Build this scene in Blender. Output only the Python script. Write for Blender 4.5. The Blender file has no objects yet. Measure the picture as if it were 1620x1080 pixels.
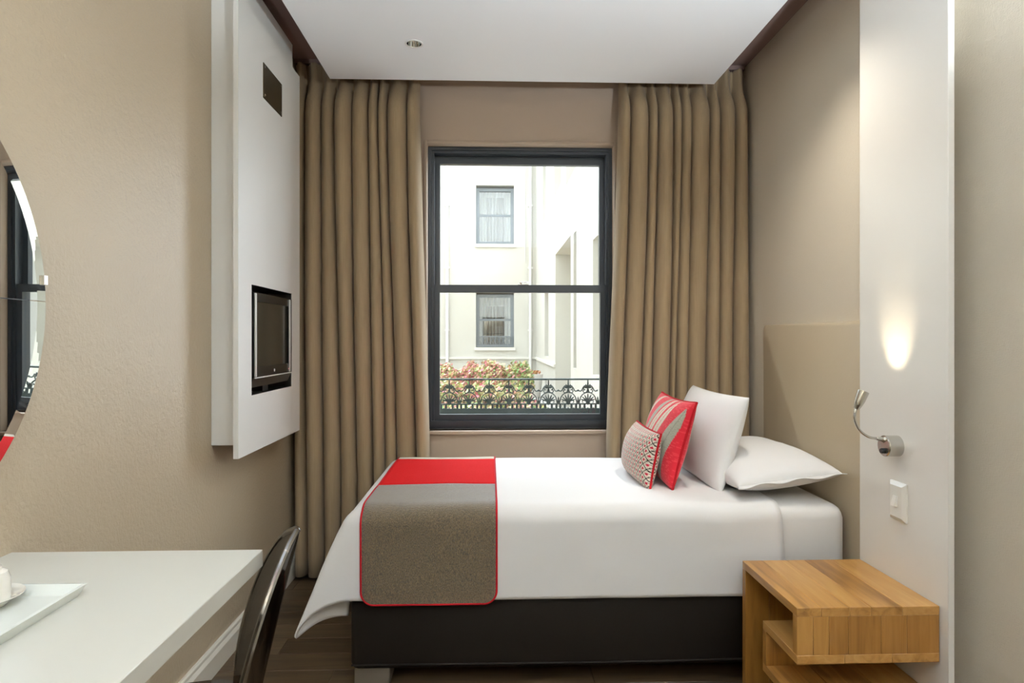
import bpy, bmesh, math, random
from mathutils import Vector, Matrix, noise
random.seed(7)
SC = bpy.context.scene
COL = SC.collection
PI = math.pi

# ---------------------------------------------------------------- camera
YAW = math.atan(35 / 1010)
cam = bpy.data.cameras.new('camera'); cam.sensor_width = 36; cam.lens = 1010 / 1620 * 36
cam.shift_y = -3 / 1620; cam.clip_start = .02
cam_o = bpy.data.objects.new('camera', cam); COL.objects.link(cam_o)
cam_o.location = (0, 0, 1.354); cam_o.rotation_euler = (PI / 2, 0, -YAW)
SC.camera = cam_o
# ---------------------------------------------------------------- world: bright overcast sky
SKY = 11.5
w = bpy.data.worlds.new('overcast_sky'); SC.world = w; w.use_nodes = True
bg = w.node_tree.nodes['Background']; bg.inputs[0].default_value = (.82, .91, 1, 1); bg.inputs[1].default_value = SKY
# daylight portal in the window opening (guides sampling only, gives no light of its own)
pl = bpy.data.lights.new('window_portal', 'AREA'); pl.shape = 'RECTANGLE'; pl.size = 1.1; pl.size_y = 1.7
pl.cycles.is_portal = True
plo = bpy.data.objects.new('window_portal', pl); COL.objects.link(plo)
plo.location = (.19, 3.99, 1.67); plo.rotation_euler = (-PI / 2, 0, 0)
# ---------------------------------------------------------------- exposure
SC.view_settings.view_transform = 'Standard'; SC.view_settings.look = 'None'
SC.view_settings.gamma = 1; SC.view_settings.use_curve_mapping = False
SC.view_settings.exposure = 0.0
LAMP_FILL = 335.0       # each of the two uplighters added out of view to brighten the room
LAMP_READ = 4.5        # reading lamp
LAMP_DOWN = 46.0       # lit ceiling downlight over the pillows (the dimmer one over the desk gets 0.1 of it)

# ---------------------------------------------------------------- helpers
def lin(c):
    return tuple(((v / 255) / 12.92 if v <= 10 else (((v / 255) + .055) / 1.055) ** 2.4) for v in c)

MATS = {}
class NT:
    def __init__(self, m):
        self.t = m.node_tree; self.n = self.t.nodes; self.b = self.n['Principled BSDF']
    def new(self, k, **kw):
        n = self.n.new(k)
        for a, v in kw.items(): setattr(n, a, v)
        return n
    def link(self, a, b): self.t.links.new(a, b)

def coords(nt, scale=(1, 1, 1), rnd=False, kind='Object'):
    tc = nt.new('ShaderNodeTexCoord'); mp = nt.new('ShaderNodeMapping')
    mp.inputs['Scale'].default_value = scale
    if rnd:
        oi = nt.new('ShaderNodeObjectInfo'); cx = nt.new('ShaderNodeVectorMath', operation='SCALE')
        cb = nt.new('ShaderNodeCombineXYZ')
        for i in range(3): nt.link(oi.outputs['Random'], cb.inputs[i])
        nt.link(cb.outputs[0], cx.inputs[0]); cx.inputs['Scale'].default_value = 37.0
        ad = nt.new('ShaderNodeVectorMath', operation='ADD')
        nt.link(tc.outputs[kind], ad.inputs[0]); nt.link(cx.outputs[0], ad.inputs[1])
        nt.link(ad.outputs[0], mp.inputs[0])
    else:
        nt.link(tc.outputs[kind], mp.inputs[0])
    return mp.outputs[0]

def mat(name, col, rough=.5, spec=.5, metal=0, var=None, bump=None, sheen=0, coat=0):
    """var = (colour 2, noise scale vec, amount contrast) ; bump = [(scale vec, strength), ...]"""
    if name in MATS: return MATS[name]
    m = bpy.data.materials.new(name); m.use_nodes = True; nt = NT(m); b = nt.b
    c = lin(col) + (1,)
    b.inputs['Base Color'].default_value = c; b.inputs['Roughness'].default_value = rough
    b.inputs['Specular IOR Level'].default_value = spec; b.inputs['Metallic'].default_value = metal
    if sheen: b.inputs['Sheen Weight'].default_value = sheen
    if coat: b.inputs['Coat Weight'].default_value = coat; b.inputs['Coat Roughness'].default_value = .08
    if var:
        nz = nt.new('ShaderNodeTexNoise'); nt.link(coords(nt, var[1], rnd=True), nz.inputs['Vector'])
        nz.inputs['Scale'].default_value = 1; nz.inputs['Detail'].default_value = 4
        rp = nt.new('ShaderNodeValToRGB'); k = var[2]
        rp.color_ramp.elements[0].position = .5 - k; rp.color_ramp.elements[1].position = .5 + k
        rp.color_ramp.elements[0].color = c; rp.color_ramp.elements[1].color = lin(var[0]) + (1,)
        nt.link(nz.outputs[0], rp.inputs[0]); nt.link(rp.outputs[0], b.inputs['Base Color'])
    if bump:
        prev = None
        for sc_, st in bump:
            nz = nt.new('ShaderNodeTexNoise'); nt.link(coords(nt, sc_), nz.inputs['Vector'])
            nz.inputs['Scale'].default_value = 1; nz.inputs['Detail'].default_value = 3
            bp = nt.new('ShaderNodeBump'); bp.inputs['Strength'].default_value = st; bp.inputs['Distance'].default_value = .01
            nt.link(nz.outputs[0], bp.inputs['Height'])
            if prev: nt.link(prev, bp.inputs['Normal'])
            prev = bp.outputs[0]
        nt.link(prev, b.inputs['Normal'])
    MATS[name] = m
    return m

def wood(name, dark, mid, light, axis, rough=.4, freq=1.0):
    m = bpy.data.materials.new(name); m.use_nodes = True; nt = NT(m)
    s = [34 * freq] * 3; s['xyz'.index(axis)] = 2.6 * freq
    v = coords(nt, s, rnd=True)
    n1 = nt.new('ShaderNodeTexNoise'); n1.inputs['Scale'].default_value = 1; n1.inputs['Detail'].default_value = 6; n1.inputs['Distortion'].default_value = 1.2
    nt.link(v, n1.inputs['Vector'])
    s2 = [7 * freq] * 3; s2['xyz'.index(axis)] = 1.6 * freq
    n2 = nt.new('ShaderNodeTexNoise'); n2.inputs['Scale'].default_value = 1; n2.inputs['Detail'].default_value = 3
    nt.link(coords(nt, s2, rnd=True), n2.inputs['Vector'])
    oi = nt.new('ShaderNodeObjectInfo')
    mx = nt.new('ShaderNodeMath', operation='MULTIPLY_ADD'); mx.inputs[1].default_value = .45
    nt.link(n1.outputs[0], mx.inputs[0]); 
    m2 = nt.new('ShaderNodeMath', operation='MULTIPLY_ADD'); m2.inputs[1].default_value = .6; m2.inputs[2].default_value = -.12
    nt.link(n2.outputs[0], m2.inputs[0]); nt.link(m2.outputs[0], mx.inputs[2])
    m3 = nt.new('ShaderNodeMath', operation='MULTIPLY_ADD'); m3.inputs[1].default_value = .22
    nt.link(oi.outputs['Random'], m3.inputs[0]); nt.link(mx.outputs[0], m3.inputs[2])
    rp = nt.new('ShaderNodeValToRGB'); cr = rp.color_ramp
    cr.elements[0].position = .3; cr.elements[0].color = lin(dark) + (1,)
    cr.elements[1].position = .75; cr.elements[1].color = lin(light) + (1,)
    e = cr.elements.new(.5); e.color = lin(mid) + (1,)
    nt.link(m3.outputs[0], rp.inputs[0]); nt.link(rp.outputs[0], nt.b.inputs['Base Color'])
    bp = nt.new('ShaderNodeBump'); bp.inputs['Strength'].default_value = .12; bp.inputs['Distance'].default_value = .004
    nt.link(n1.outputs[0], bp.inputs['Height']); nt.link(bp.outputs[0], nt.b.inputs['Normal'])
    nt.b.inputs['Roughness'].default_value = rough
    MATS[name] = m
    return m

def glass(name, tint=(.97, .98, .98), gloss=.06, rough=0.0):
    m = bpy.data.materials.new(name); m.use_nodes = True; t = m.node_tree
    t.nodes.remove(t.nodes['Principled BSDF'])
    tr = t.nodes.new('ShaderNodeBsdfTransparent'); tr.inputs[0].default_value = tint + (1,)
    gl = t.nodes.new('ShaderNodeBsdfGlossy'); gl.inputs['Roughness'].default_value = rough
    mx = t.nodes.new('ShaderNodeMixShader'); mx.inputs[0].default_value = gloss
    t.links.new(tr.outputs[0], mx.inputs[1]); t.links.new(gl.outputs[0], mx.inputs[2])
    t.links.new(mx.outputs[0], t.nodes['Material Output'].inputs[0])
    MATS[name] = m
    return m

def emis(name, col, strength):
    m = bpy.data.materials.new(name); m.use_nodes = True; b = m.node_tree.nodes['Principled BSDF']
    b.inputs['Emission Color'].default_value = col + (1,); b.inputs['Emission Strength'].default_value = strength
    b.inputs['Base Color'].default_value = (.8, .8, .8, 1)
    MATS[name] = m
    return m

def attr_mat(name, rough=.8, bump=None, sheen=.2):
    m = bpy.data.materials.new(name); m.use_nodes = True; nt = NT(m)
    a = nt.new('ShaderNodeAttribute'); a.attribute_name = 'print'
    nt.link(a.outputs['Color'], nt.b.inputs['Base Color'])
    nt.b.inputs['Roughness'].default_value = rough; nt.b.inputs['Sheen Weight'].default_value = sheen
    nt.b.inputs['Specular IOR Level'].default_value = .2
    if bump:
        nz = nt.new('ShaderNodeTexNoise'); nt.link(coords(nt, bump[0]), nz.inputs['Vector']); nz.inputs['Scale'].default_value = 1
        bp = nt.new('ShaderNodeBump'); bp.inputs['Strength'].default_value = bump[1]; bp.inputs['Distance'].default_value = .004
        nt.link(nz.outputs[0], bp.inputs['Height']); nt.link(bp.outputs[0], nt.b.inputs['Normal'])
    MATS[name] = m
    return m

class MB:
    """collects geometry in world coordinates; build() links it as ONE mesh object"""
    def __init__(s): s.v = []; s.f = []
    def add(s, vs, fs):
        o = len(s.v); s.v += [tuple(q) for q in vs]; s.f += [tuple(i + o for i in f) for f in fs]; return s
    def box(s, a, b, bev=0, seg=2):
        (x0, y0, z0), (x1, y1, z1) = a, b
        vs = [(x0, y0, z0), (x1, y0, z0), (x1, y1, z0), (x0, y1, z0), (x0, y0, z1), (x1, y0, z1), (x1, y1, z1), (x0, y1, z1)]
        fs = [(3, 2, 1, 0), (4, 5, 6, 7), (0, 1, 5, 4), (1, 2, 6, 5), (2, 3, 7, 6), (3, 0, 4, 7)]
        if not bev: return s.add(vs, fs)
        bm = bmesh.new(); bv = [bm.verts.new(v) for v in vs]
        for f in fs: bm.faces.new([bv[i] for i in f])
        bmesh.ops.bevel(bm, geom=list(bm.edges), offset=bev, segments=seg, profile=.5, affect='EDGES')
        bm.verts.index_update()
        s.add([v.co[:] for v in bm.verts], [[v.index for v in f.verts] for f in bm.faces]); bm.free(); return s
    def tube(s, pts, r, n=10, closed=False, cap=True):
        pts = [Vector(p) for p in pts]; m = len(pts)
        rr = r if isinstance(r, (list, tuple)) else [r] * m
        vs = []; up = None
        for i, p in enumerate(pts):
            if closed: d = pts[(i + 1) % m] - pts[i - 1]
            else: d = pts[min(i + 1, m - 1)] - pts[max(i - 1, 0)]
            d.normalize()
            if up is None:
                up = Vector((0, 0, 1)) if abs(d.z) < .9 else Vector((1, 0, 0))
            a = d.cross(up); 
            if a.length < 1e-5: a = d.orthogonal()
            a.normalize(); bb = a.cross(d).normalized(); up = bb
            vs += [p + (a * math.cos(2 * PI * k / n) + bb * math.sin(2 * PI * k / n)) * rr[i] for k in range(n)]
        fs = []
        for i in range(m if closed else m - 1):
            j = (i + 1) % m
            fs += [(i * n + k, i * n + (k + 1) % n, j * n + (k + 1) % n, j * n + k) for k in range(n)]
        if cap and not closed:
            fs += [tuple(range(n - 1, -1, -1)), tuple((m - 1) * n + k for k in range(n))]
        return s.add(vs, fs)
    def lathe(s, prof, c, axis=(0, 0, 1), n=32):
        ax = Vector(axis).normalized(); a = ax.orthogonal().normalized(); b = ax.cross(a); c = Vector(c)
        vs = []
        for r, t in prof:
            vs += [c + ax * t + (a * math.cos(2 * PI * k / n) + b * math.sin(2 * PI * k / n)) * max(r, 1e-5) for k in range(n)]
        fs = [(i * n + k, i * n + (k + 1) % n, (i + 1) * n + (k + 1) % n, (i + 1) * n + k) for i in range(len(prof) - 1) for k in range(n)]
        return s.add(vs, fs)
    def prism(s, poly, to3, d):
        """poly: 2D outline; to3(u,v,w): world; d: (w0,w1)"""
        n = len(poly)
        vs = [to3(u, v, d[0]) for u, v in poly] + [to3(u, v, d[1]) for u, v in poly]
        fs = [tuple(range(n)), tuple(range(2 * n - 1, n - 1, -1))] + [((i + 1) % n, i, n + i, n + (i + 1) % n) for i in range(n)]
        return s.add(vs, fs)
    def ribbon(s, pts, wd, to3, d):
        """flat strip of width wd (number or list) along a 2D polyline, extruded in w"""
        P = [Vector((p[0], p[1])) for p in pts]; n = len(P); L = []; R = []
        for i, p in enumerate(P):
            t = (P[min(i + 1, n - 1)] - P[max(i - 1, 0)]).normalized(); q = Vector((-t.y, t.x))
            h = (wd[i] if isinstance(wd, (list, tuple)) else wd) / 2
            L.append(p + q * h); R.append(p - q * h)
        for i in range(n - 1):
            s.prism([R[i], R[i + 1], L[i + 1], L[i]], to3, d)
        return s
    def grid(s, fn, nu, nv, closed_u=False):
        vs = [fn(i / nu, j / nv) for j in range(nv + 1) for i in range(nu + 1)]
        fs = [(j * (nu + 1) + i, j * (nu + 1) + i + 1, (j + 1) * (nu + 1) + i + 1, (j + 1) * (nu + 1) + i) for j in range(nv) for i in range(nu)]
        return s.add(vs, fs)
    def build(s, name, m, parent=None, smooth=False, label=None, cat=None, group=None, kind=None, solid=0, off=0, recalc=True, colors=None):
        me = bpy.data.meshes.new(name)
        if parent is not None: o3 = ORG[parent.name]
        else:
            xs = [v[0] for v in s.v]; ys = [v[1] for v in s.v]; zs = [v[2] for v in s.v]
            o3 = ((min(xs) + max(xs)) / 2, (min(ys) + max(ys)) / 2, min(zs))
        me.from_pydata([(v[0] - o3[0], v[1] - o3[1], v[2] - o3[2]) for v in s.v], [], s.f)
        if recalc:
            bm = bmesh.new(); bm.from_mesh(me); bmesh.ops.recalc_face_normals(bm, faces=bm.faces); bm.to_mesh(me); bm.free()
        if smooth:
            me.polygons.foreach_set('use_smooth', [True] * len(me.polygons))
            if smooth != 'all':
                try: me.set_sharp_from_angle(angle=math.radians(38))
                except Exception: pass
        if colors is not None:
            ca = me.color_attributes.new('print', 'FLOAT_COLOR', 'POINT')
            flat = []
            for c in colors: flat += [c[0], c[1], c[2], 1]
            ca.data.foreach_set('color', flat)
        me.update()
        o = bpy.data.objects.new(name, me); COL.objects.link(o)
        if m is not None: me.materials.append(m)
        if parent is not None: o.parent = parent; ORG[o.name] = o3
        else: o.location = o3; ORG[o.name] = o3
        if solid:
            md = o.modifiers.new('thickness', 'SOLIDIFY'); md.thickness = solid; md.offset = off
        tag(o, label, cat, group, kind)
        return o

ORG = {}
def tag(o, label=None, cat=None, group=None, kind=None):
    if label: o['label'] = label
    if cat: o['category'] = cat
    if group: o['group'] = group
    if kind: o['kind'] = kind
    return o

def thing(name, loc, label, cat, group=None):
    o = bpy.data.objects.new(name, None); COL.objects.link(o); o.location = loc; o.empty_display_size = .05
    ORG[o.name] = tuple(loc)
    return tag(o, label, cat, group)

def box(name, a, b, m, parent=None, bev=0, seg=2, **k):
    return MB().box(a, b, bev, seg).build(name, m, parent, smooth=bool(bev), **k)

def holed(mb, a, b, holes, axis):
    """box a..b with rectangular through-holes; axis = index of the thickness axis; holes = (u0,u1,v0,v1) in the two other axes"""
    iu, iv = [i for i in range(3) if i != axis]
    us = sorted({a[iu], b[iu], *[q for h in holes for q in h[:2]]}); vs = sorted({a[iv], b[iv], *[q for h in holes for q in h[2:]]})
    def inside(u, v): return any(h[0] < u < h[1] and h[2] < v < h[3] for h in holes)
    nu, nv = len(us) - 1, len(vs) - 1
    solid = [[not inside((us[i] + us[i + 1]) / 2, (vs[j] + vs[j + 1]) / 2) for j in range(nv)] for i in range(nu)]
    def P(i, j, k):
        p = [0, 0, 0]; p[iu] = us[i]; p[iv] = vs[j]; p[axis] = (a, b)[k][axis]; return tuple(p)
    idx = {}; V = []; F = []
    def vid(i, j, k):
        if (i, j, k) not in idx: idx[(i, j, k)] = len(V); V.append(P(i, j, k))
        return idx[(i, j, k)]
    for i in range(nu):
        for j in range(nv):
            if not solid[i][j]: continue
            F.append((vid(i, j, 0), vid(i + 1, j, 0), vid(i + 1, j + 1, 0), vid(i, j + 1, 0)))
            F.append((vid(i, j + 1, 1), vid(i + 1, j + 1, 1), vid(i + 1, j, 1), vid(i, j, 1)))
            for di, dj, e in ((-1, 0, ((0, 1), (0, 0))), (1, 0, ((1, 0), (1, 1))), (0, -1, ((0, 0), (1, 0))), (0, 1, ((1, 1), (0, 1)))):
                ii, jj = i + di, j + dj
                if 0 <= ii < nu and 0 <= jj < nv and solid[ii][jj]: continue
                (p0, q0), (p1, q1) = e
                F.append((vid(i + p0, j + q0, 0), vid(i + p1, j + q1, 0), vid(i + p1, j + q1, 1), vid(i + p0, j + q0, 1)))
    return mb.add(V, F)

def smooth01(t):
    t = max(0, min(1, t)); return t * t * (3 - 2 * t)

# ---------------------------------------------------------------- materials
M_wall = mat('taupe_wall_paint', (188, 171, 145), .42, .5, bump=[((95, 95, 95), .22), ((26, 26, 26), .12)])
M_wallR = mat('woven_wall_covering', (212, 201, 182), .5, .5, bump=[((420, 420, 60), .25), ((60, 60, 420), .2)])
M_wallB = mat('taupe_wall_paint_window', (184, 164, 144), .55, .4, bump=[((40, 40, 40), .06)])
M_recess = mat('brown_ceiling_recess', (140, 116, 108), .6, .3)
M_ceil = mat('white_ceiling', (246, 247, 248), .6, .3)
M_white = mat('white_lacquer', (230, 228, 222), .32, .5)
M_whiteR = mat('white_gloss_panel', (228, 224, 216), .22, .5)
M_base = mat('white_skirting_paint', (226, 220, 206), .4, .5)
M_frame = mat('charcoal_window_paint', (50, 56, 62), .35, .5)
M_iron = mat('grey_green_iron', (74, 88, 86), .5, .4)
M_glass = glass('window_glass', (.97, .98, .985), .05)
M_curt = mat('taupe_curtain_fabric', (166, 144, 113), .85, .15, var=((152, 131, 102), (220, 220, 8), .3), bump=[((500, 500, 60), .15)], sheen=.15)
M_linen = mat('white_cotton', (231, 229, 226), .8, .2, sheen=.1, bump=[((9, 9, 9), .05)])
M_sheet = mat('white_sheet', (232, 229, 224), .8, .2, sheen=.1)
M_bedbase = mat('dark_brown_upholstery', (25, 19, 13), .6, .3, bump=[((6, 6, 6), .15)])
M_foot = mat('grey_bed_foot', (110, 100, 86), .6)
M_runner = mat('grey_brown_weave', (134, 112, 74), .5, .6, var=((58, 46, 26), (420, 420, 150), .16), bump=[((640, 120, 640), .5), ((120, 640, 640), .5)], sheen=.5)
M_red = mat('red_chenille', (196, 14, 18), .9, .1, var=((216, 36, 36), (260, 260, 260), .2), bump=[((300, 300, 300), .4)])
M_redp = mat('red_piping', (176, 22, 32), .8, .2)
M_cream = mat('beige_weave', (196, 186, 168), .85, .2)
M_head = mat('taupe_leatherette', (184, 168, 142), .38, .5, bump=[((130, 130, 130), .06)])
M_black = mat('black_plastic', (16, 15, 14), .22, .5)
M_tvgrey = mat('dark_tv_plastic', (44, 40, 36), .3, .5)
M_screen = mat('tv_screen', (52, 48, 38), .16, .5)
M_silver = mat('silver_trim', (232, 230, 224), .3, metal=.3)
M_steel = mat('brushed_steel', (200, 197, 190), .22, metal=1)
M_bronze = mat('bronze_plate', (92, 80, 56), .38, metal=.8, var=((70, 60, 40), (9, 9, 9), .3))
M_chrome = mat('chrome', (230, 230, 228), .06, metal=1)
M_mirror = mat('mirror_silver', (240, 243, 242), .0, metal=1)
M_porc = mat('white_porcelain', (236, 231, 220), .12, .5, coat=.5)
M_tray = mat('white_tray', (222, 224, 216), .25, .5)
M_switch = mat('white_switch_plastic', (236, 232, 222), .28, .5)
M_woodY = wood('honey_oak_along', (122, 80, 34), (174, 126, 64), (196, 152, 90), 'y', .33)
M_woodZ = wood('honey_oak_upright', (108, 70, 26), (154, 106, 46), (182, 134, 70), 'z', .36)
M_woodX = wood('honey_oak_across', (112, 72, 28), (158, 110, 50), (184, 136, 72), 'x', .36)
M_floor = wood('dark_oak_floor', (52, 40, 27), (86, 68, 48), (112, 92, 68), 'x', .36, .9)
M_grout = mat('dark_subfloor', (40, 32, 24), .8)
M_door = mat('white_door_paint', (222, 216, 204), .4)
M_render = mat('cream_white_render', (200, 198, 190), .85, .2, var=((194, 191, 182), (.8, .8, .8), .2))
M_trimW = mat('white_moulding', (216, 213, 205), .8, .2)
M_pipe = mat('white_downpipe', (212, 210, 206), .5)
M_bwin = mat('blue_grey_window_paint', (118, 125, 130), .5)
M_drape = mat('pale_drape', (168, 164, 156), .85, .1)
M_drape2 = mat('grey_drape', (118, 110, 104), .85, .1)
M_darkroom = mat('dim_room', (96, 94, 88), .9, .1)
M_pglass = glass('facade_glass', (.9, .93, .93), .14)
M_pave = mat('pale_paving', (176, 173, 166), .85, .2, var=((160, 157, 150), (.7, .7, .7), .2))
M_soil = mat('planting_soil', (150, 130, 100), .9)
M_leaf = attr_mat('shrub_leaves', .6, None, 0)
M_stem = mat('shrub_stem', (110, 84, 60), .8)
M_stone = mat('pale_stone', (214, 210, 204), .8)
M_smoke = glass('smoked_acrylic', (.22, .175, .14), .2, .06)

# ================================================================ ROOM SHELL
XL, XR, YB, YF, ZC, ZD = -1.13, 1.51, 3.80, -1.90, 2.965, 2.77
# floor: planks laid across the room
fl = MB().box((XL - .2, YF - .2, -.12), (XR + .2, YB + .3, -.014)).build('floor', M_grout, kind='structure',
    label='dark oak plank floor of the bedroom')
PW, PL = .142, 1.05
pm = {}
def plank(x0, x1, y):
    L = round(x1 - x0, 4)
    if L not in pm:
        o = MB().box((0, 0, -.014), (L, PW - .0025, 0), .0015, 1).build('plank', M_floor, None)
        pm[L] = o.data
        # the mesh origin is its bottom centre
        o.location = (0, 0, 0); o.parent = fl
    else:
        o = bpy.data.objects.new('plank', pm[L]); COL.objects.link(o); o.parent = fl
    g = ORG[fl.name]; o.location = ((x0 + x1) / 2 - g[0], y + (PW - .0025) / 2 - g[1], -.014 - g[2])
row = 0; y = YF
while y < YB - .02:
    off = (row * .37) % 1 * PL
    x = XL - PL + off
    while x < XR:
        a, b = max(x, XL), min(x + PL - .002, XR)
        if b - a > .03: plank(round(a, 3), round(b, 3), y)
        x += PL
    y += PW; row += 1
# walls
box('wall_left', (XL - .2, YF - .2, -.1), (XL, YB + .3, 3.2), M_wall, kind='structure', label='taupe painted wall with the mirror and television panel')
box('wall_right', (XR, YF - .2, -.1), (XR + .2, YB + .3, 3.2), M_wallR, kind='structure', label='pale woven wall covering behind the headboard')
box('wall_rear', (XL, YF - .2, -.1), (XR, YF, 3.2), M_wall, kind='structure', label='taupe wall behind the viewer')
OX0, OX1, OZ0, OZ1 = -.372, .742, .815, 2.515
wb = MB(); holed(wb, (XL, YB, -.1), (XR, YB + .17, 3.2), [(OX0, OX1, OZ0, OZ1)], 1)
wb.build('wall_back', M_wallB, kind='structure', label='taupe wall around the sash window')
we = MB(); holed(we, (-26, YB + .17, -.3), (20, YB + .34, 30), [(OX0 - .0, OX1 + .0, OZ0 + .0, OZ1)], 1)  # height added beyond the view to keep sky light off the courtyard
we.build('wall_exterior', M_render, kind='structure', label='outer face of the wall around the sash window')
box('ceiling', (XL - .2, YF - .2, ZC), (XR + .2, YB + .3, ZC + .2), M_recess, kind='structure', label='brown upper ceiling in the recess around the white ceiling')
# dropped ceiling with one round hole for the downlight
DX, DY, DR = -.363, 3.07, .036
dc = MB(); CX0, CX1, CY1 = -.868, 1.243, 3.50
holed(dc, (CX0, YF, ZD), (CX1, CY1, ZD + .09), [(DX - .06, DX + .06, DY - .06, DY + .06)], 2)
N = 32; ring = []; sq = []
for k in range(N):
    a = 2 * PI * k / N; c, s_ = math.cos(a), math.sin(a); q = .06 / max(abs(c), abs(s_))
    ring.append((DX + DR * c, DY + DR * s_)); sq.append((DX + q * c, DY + q * s_))
for z in (ZD, ZD + .09):
    dc.add([(x, y, z) for x, y in ring] + [(x, y, z) for x, y in sq], [(k, (k + 1) % N, N + (k + 1) % N, N + k) for k in range(N)])
dc.add([(x, y, ZD) for x, y in ring] + [(x, y, ZD + .09) for x, y in ring], [(k, (k + 1) % N, N + (k + 1) % N, N + k) for k in range(N)])
dc.build('ceiling_dropped', M_ceil, kind='structure', label='white dropped ceiling with a shadow gap all round', recalc=True)
# skirting boards
def skirting(name, f, y0, y1):
    pr = [(0, 0), (.022, 0), (.022, .078), (.013, .092), (.013, .104), (.008, .11), (0, .11)]
    MB().prism(pr, f, (y0, y1)).build(name, M_base, kind='structure', label=None)
skirting('baseboard_left', lambda u, v, w_: (XL + u, w_, v), YF, YB)
skirting('baseboard_back', lambda u, v, w_: (w_, YB - u, v), XL + .023, XR - .023)
skirting('baseboard_right', lambda u, v, w_: (XR - u, w_, v), YF, 1.88)
# entrance door in the rear wall
d = box('door_1', (.35, YF, .005), (1.2, YF + .04, 2.1), M_door, kind='structure', label='white flush entrance door behind the viewer')
MB().box((.27, YF, 0), (.35, YF + .05, 2.18)).box((1.2, YF, 0), (1.28, YF + .05, 2.18)).box((.35, YF, 2.1), (1.2, YF + .05, 2.18)).build('door_frame', M_door, d)
MB().tube([(.43, YF + .04, 1), (.43, YF + .09, 1), (.55, YF + .09, 1)], .009).build('door_handle', M_steel, d)
# moulding round the window opening
tm = MB(); q = .012
for a, b in (((OX0 - .018, YB - q, OZ0), (OX0, YB + .0, OZ1 + .018)), ((OX1, YB - q, OZ0), (OX1 + .018, YB, OZ1 + .018)), ((OX0, YB - q, OZ1), (OX1, YB, OZ1 + .018))):
    tm.box(a, b, .004)
tm.build('trim_1', M_wallB, smooth=True, kind='structure', label='slim raised bead around the window opening')
box('trim_2', (OX0 - .03, YB - .03, OZ0 - .022), (OX1 + .03, YB + .06, OZ0), M_wallB, bev=.005, kind='structure', label='taupe window sill')

# ================================================================ SASH WINDOW
WY = 3.865
win = thing('window_1', (.185, WY, OZ0), 'black-framed sash window looking onto the courtyard', None); tag(win, kind='structure')
fw = .036
fr = MB(); holed(fr, (OX0, WY, OZ0), (OX1, WY + .12, OZ1), [(OX0 + fw, OX1 - fw, OZ0 + .045, OZ1 - fw)], 1)
fr.build('outer_frame', M_frame, win)
# staff bead
fb = MB(); holed(fb, (OX0 + .0, WY - .012, OZ0 + .02), (OX1 - .0, WY, OZ1 - .0), [(OX0 + .02, OX1 - .02, OZ0 + .05, OZ1 - .02)], 1); fb.build('staff_bead', M_frame, win)
MZ0, MZ1 = 1.638, 1.690     # meeting rail
SX0, SX1 = OX0 + fw, OX1 - fw
def sash(name, y, z0, z1, st, tr, br):
    s_ = MB(); holed(s_, (SX0, y, z0), (SX1, y + .038, z1), [(SX0 + st, SX1 - st, z0 + br, z1 - tr)], 1)
    o = s_.build(name, M_frame, win)
    MB().box((SX0 + st - .005, y + .016, z0 + br - .005), (SX1 - st + .005, y + .020, z1 - tr + .005)).build('pane', M_glass, o)
    return o
lo = sash('lower_sash', WY + .012, OZ0 + .045, MZ1 - .004, .032, .046, .04)
up = sash('upper_sash', WY + .062, MZ0 + .008, OZ1 - fw, .030, .048, .04)
# sash lock on the meeting rail
lk = MB().box((.172, WY + .014, MZ1 - .004), (.235, WY + .034, MZ1 + .002), .001, 1).lathe([(.0001, .012), (.008, .012), (.008, 0)], (.19, WY + .024, MZ1), n=16)
lk.tube([(.19, WY + .024, MZ1 + .012), (.215, WY + .026, MZ1 + .013), (.232, WY + .02, MZ1 + .012)], .003, 8)
lk.build('sash_lock', M_steel, win, smooth=True)

# ================================================================ CAST-IRON RAILING OUTSIDE
RY = 4.17
rl = thing('window_railing', (.19, RY, .86), 'ornate grey-green cast-iron railing of palmettes outside the window sill', 'railing')
RX0, RX1, RZT = OX0 + .002, OX1 - .002, 1.1
MB().box((RX0, RY - .012, RZT - .011), (RX1, RY + .012, RZT), .002, 1).build('top_rail', M_iron, rl)
MB().box((RX0, RY - .007, .93), (RX1, RY + .007, .937)).build('middle_rail', M_iron, rl)
MB().box((RX0, RY - .012, .866), (RX1, RY + .012, .905), .002, 1).build('bottom_rail', M_iron, rl)
PITCH = .1295; X0m = -.264
def tr(cx): return lambda u, v, w_: (cx + u, RY + w_, v)
dd = (-.005, .005)
def leaf(mb, f, bx, bz, ang, L, wd):
    n = 6; pts = []; ws = []
    for i in range(n + 1):
        t = i / n; pts.append((bx + math.sin(ang) * L * t, bz + math.cos(ang) * L * t)); ws.append(max(.0012, wd * math.sin(PI * (t * .86 + .1)) ** .8))
    mb.ribbon(pts, ws, f, dd)
proto = {}
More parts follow.
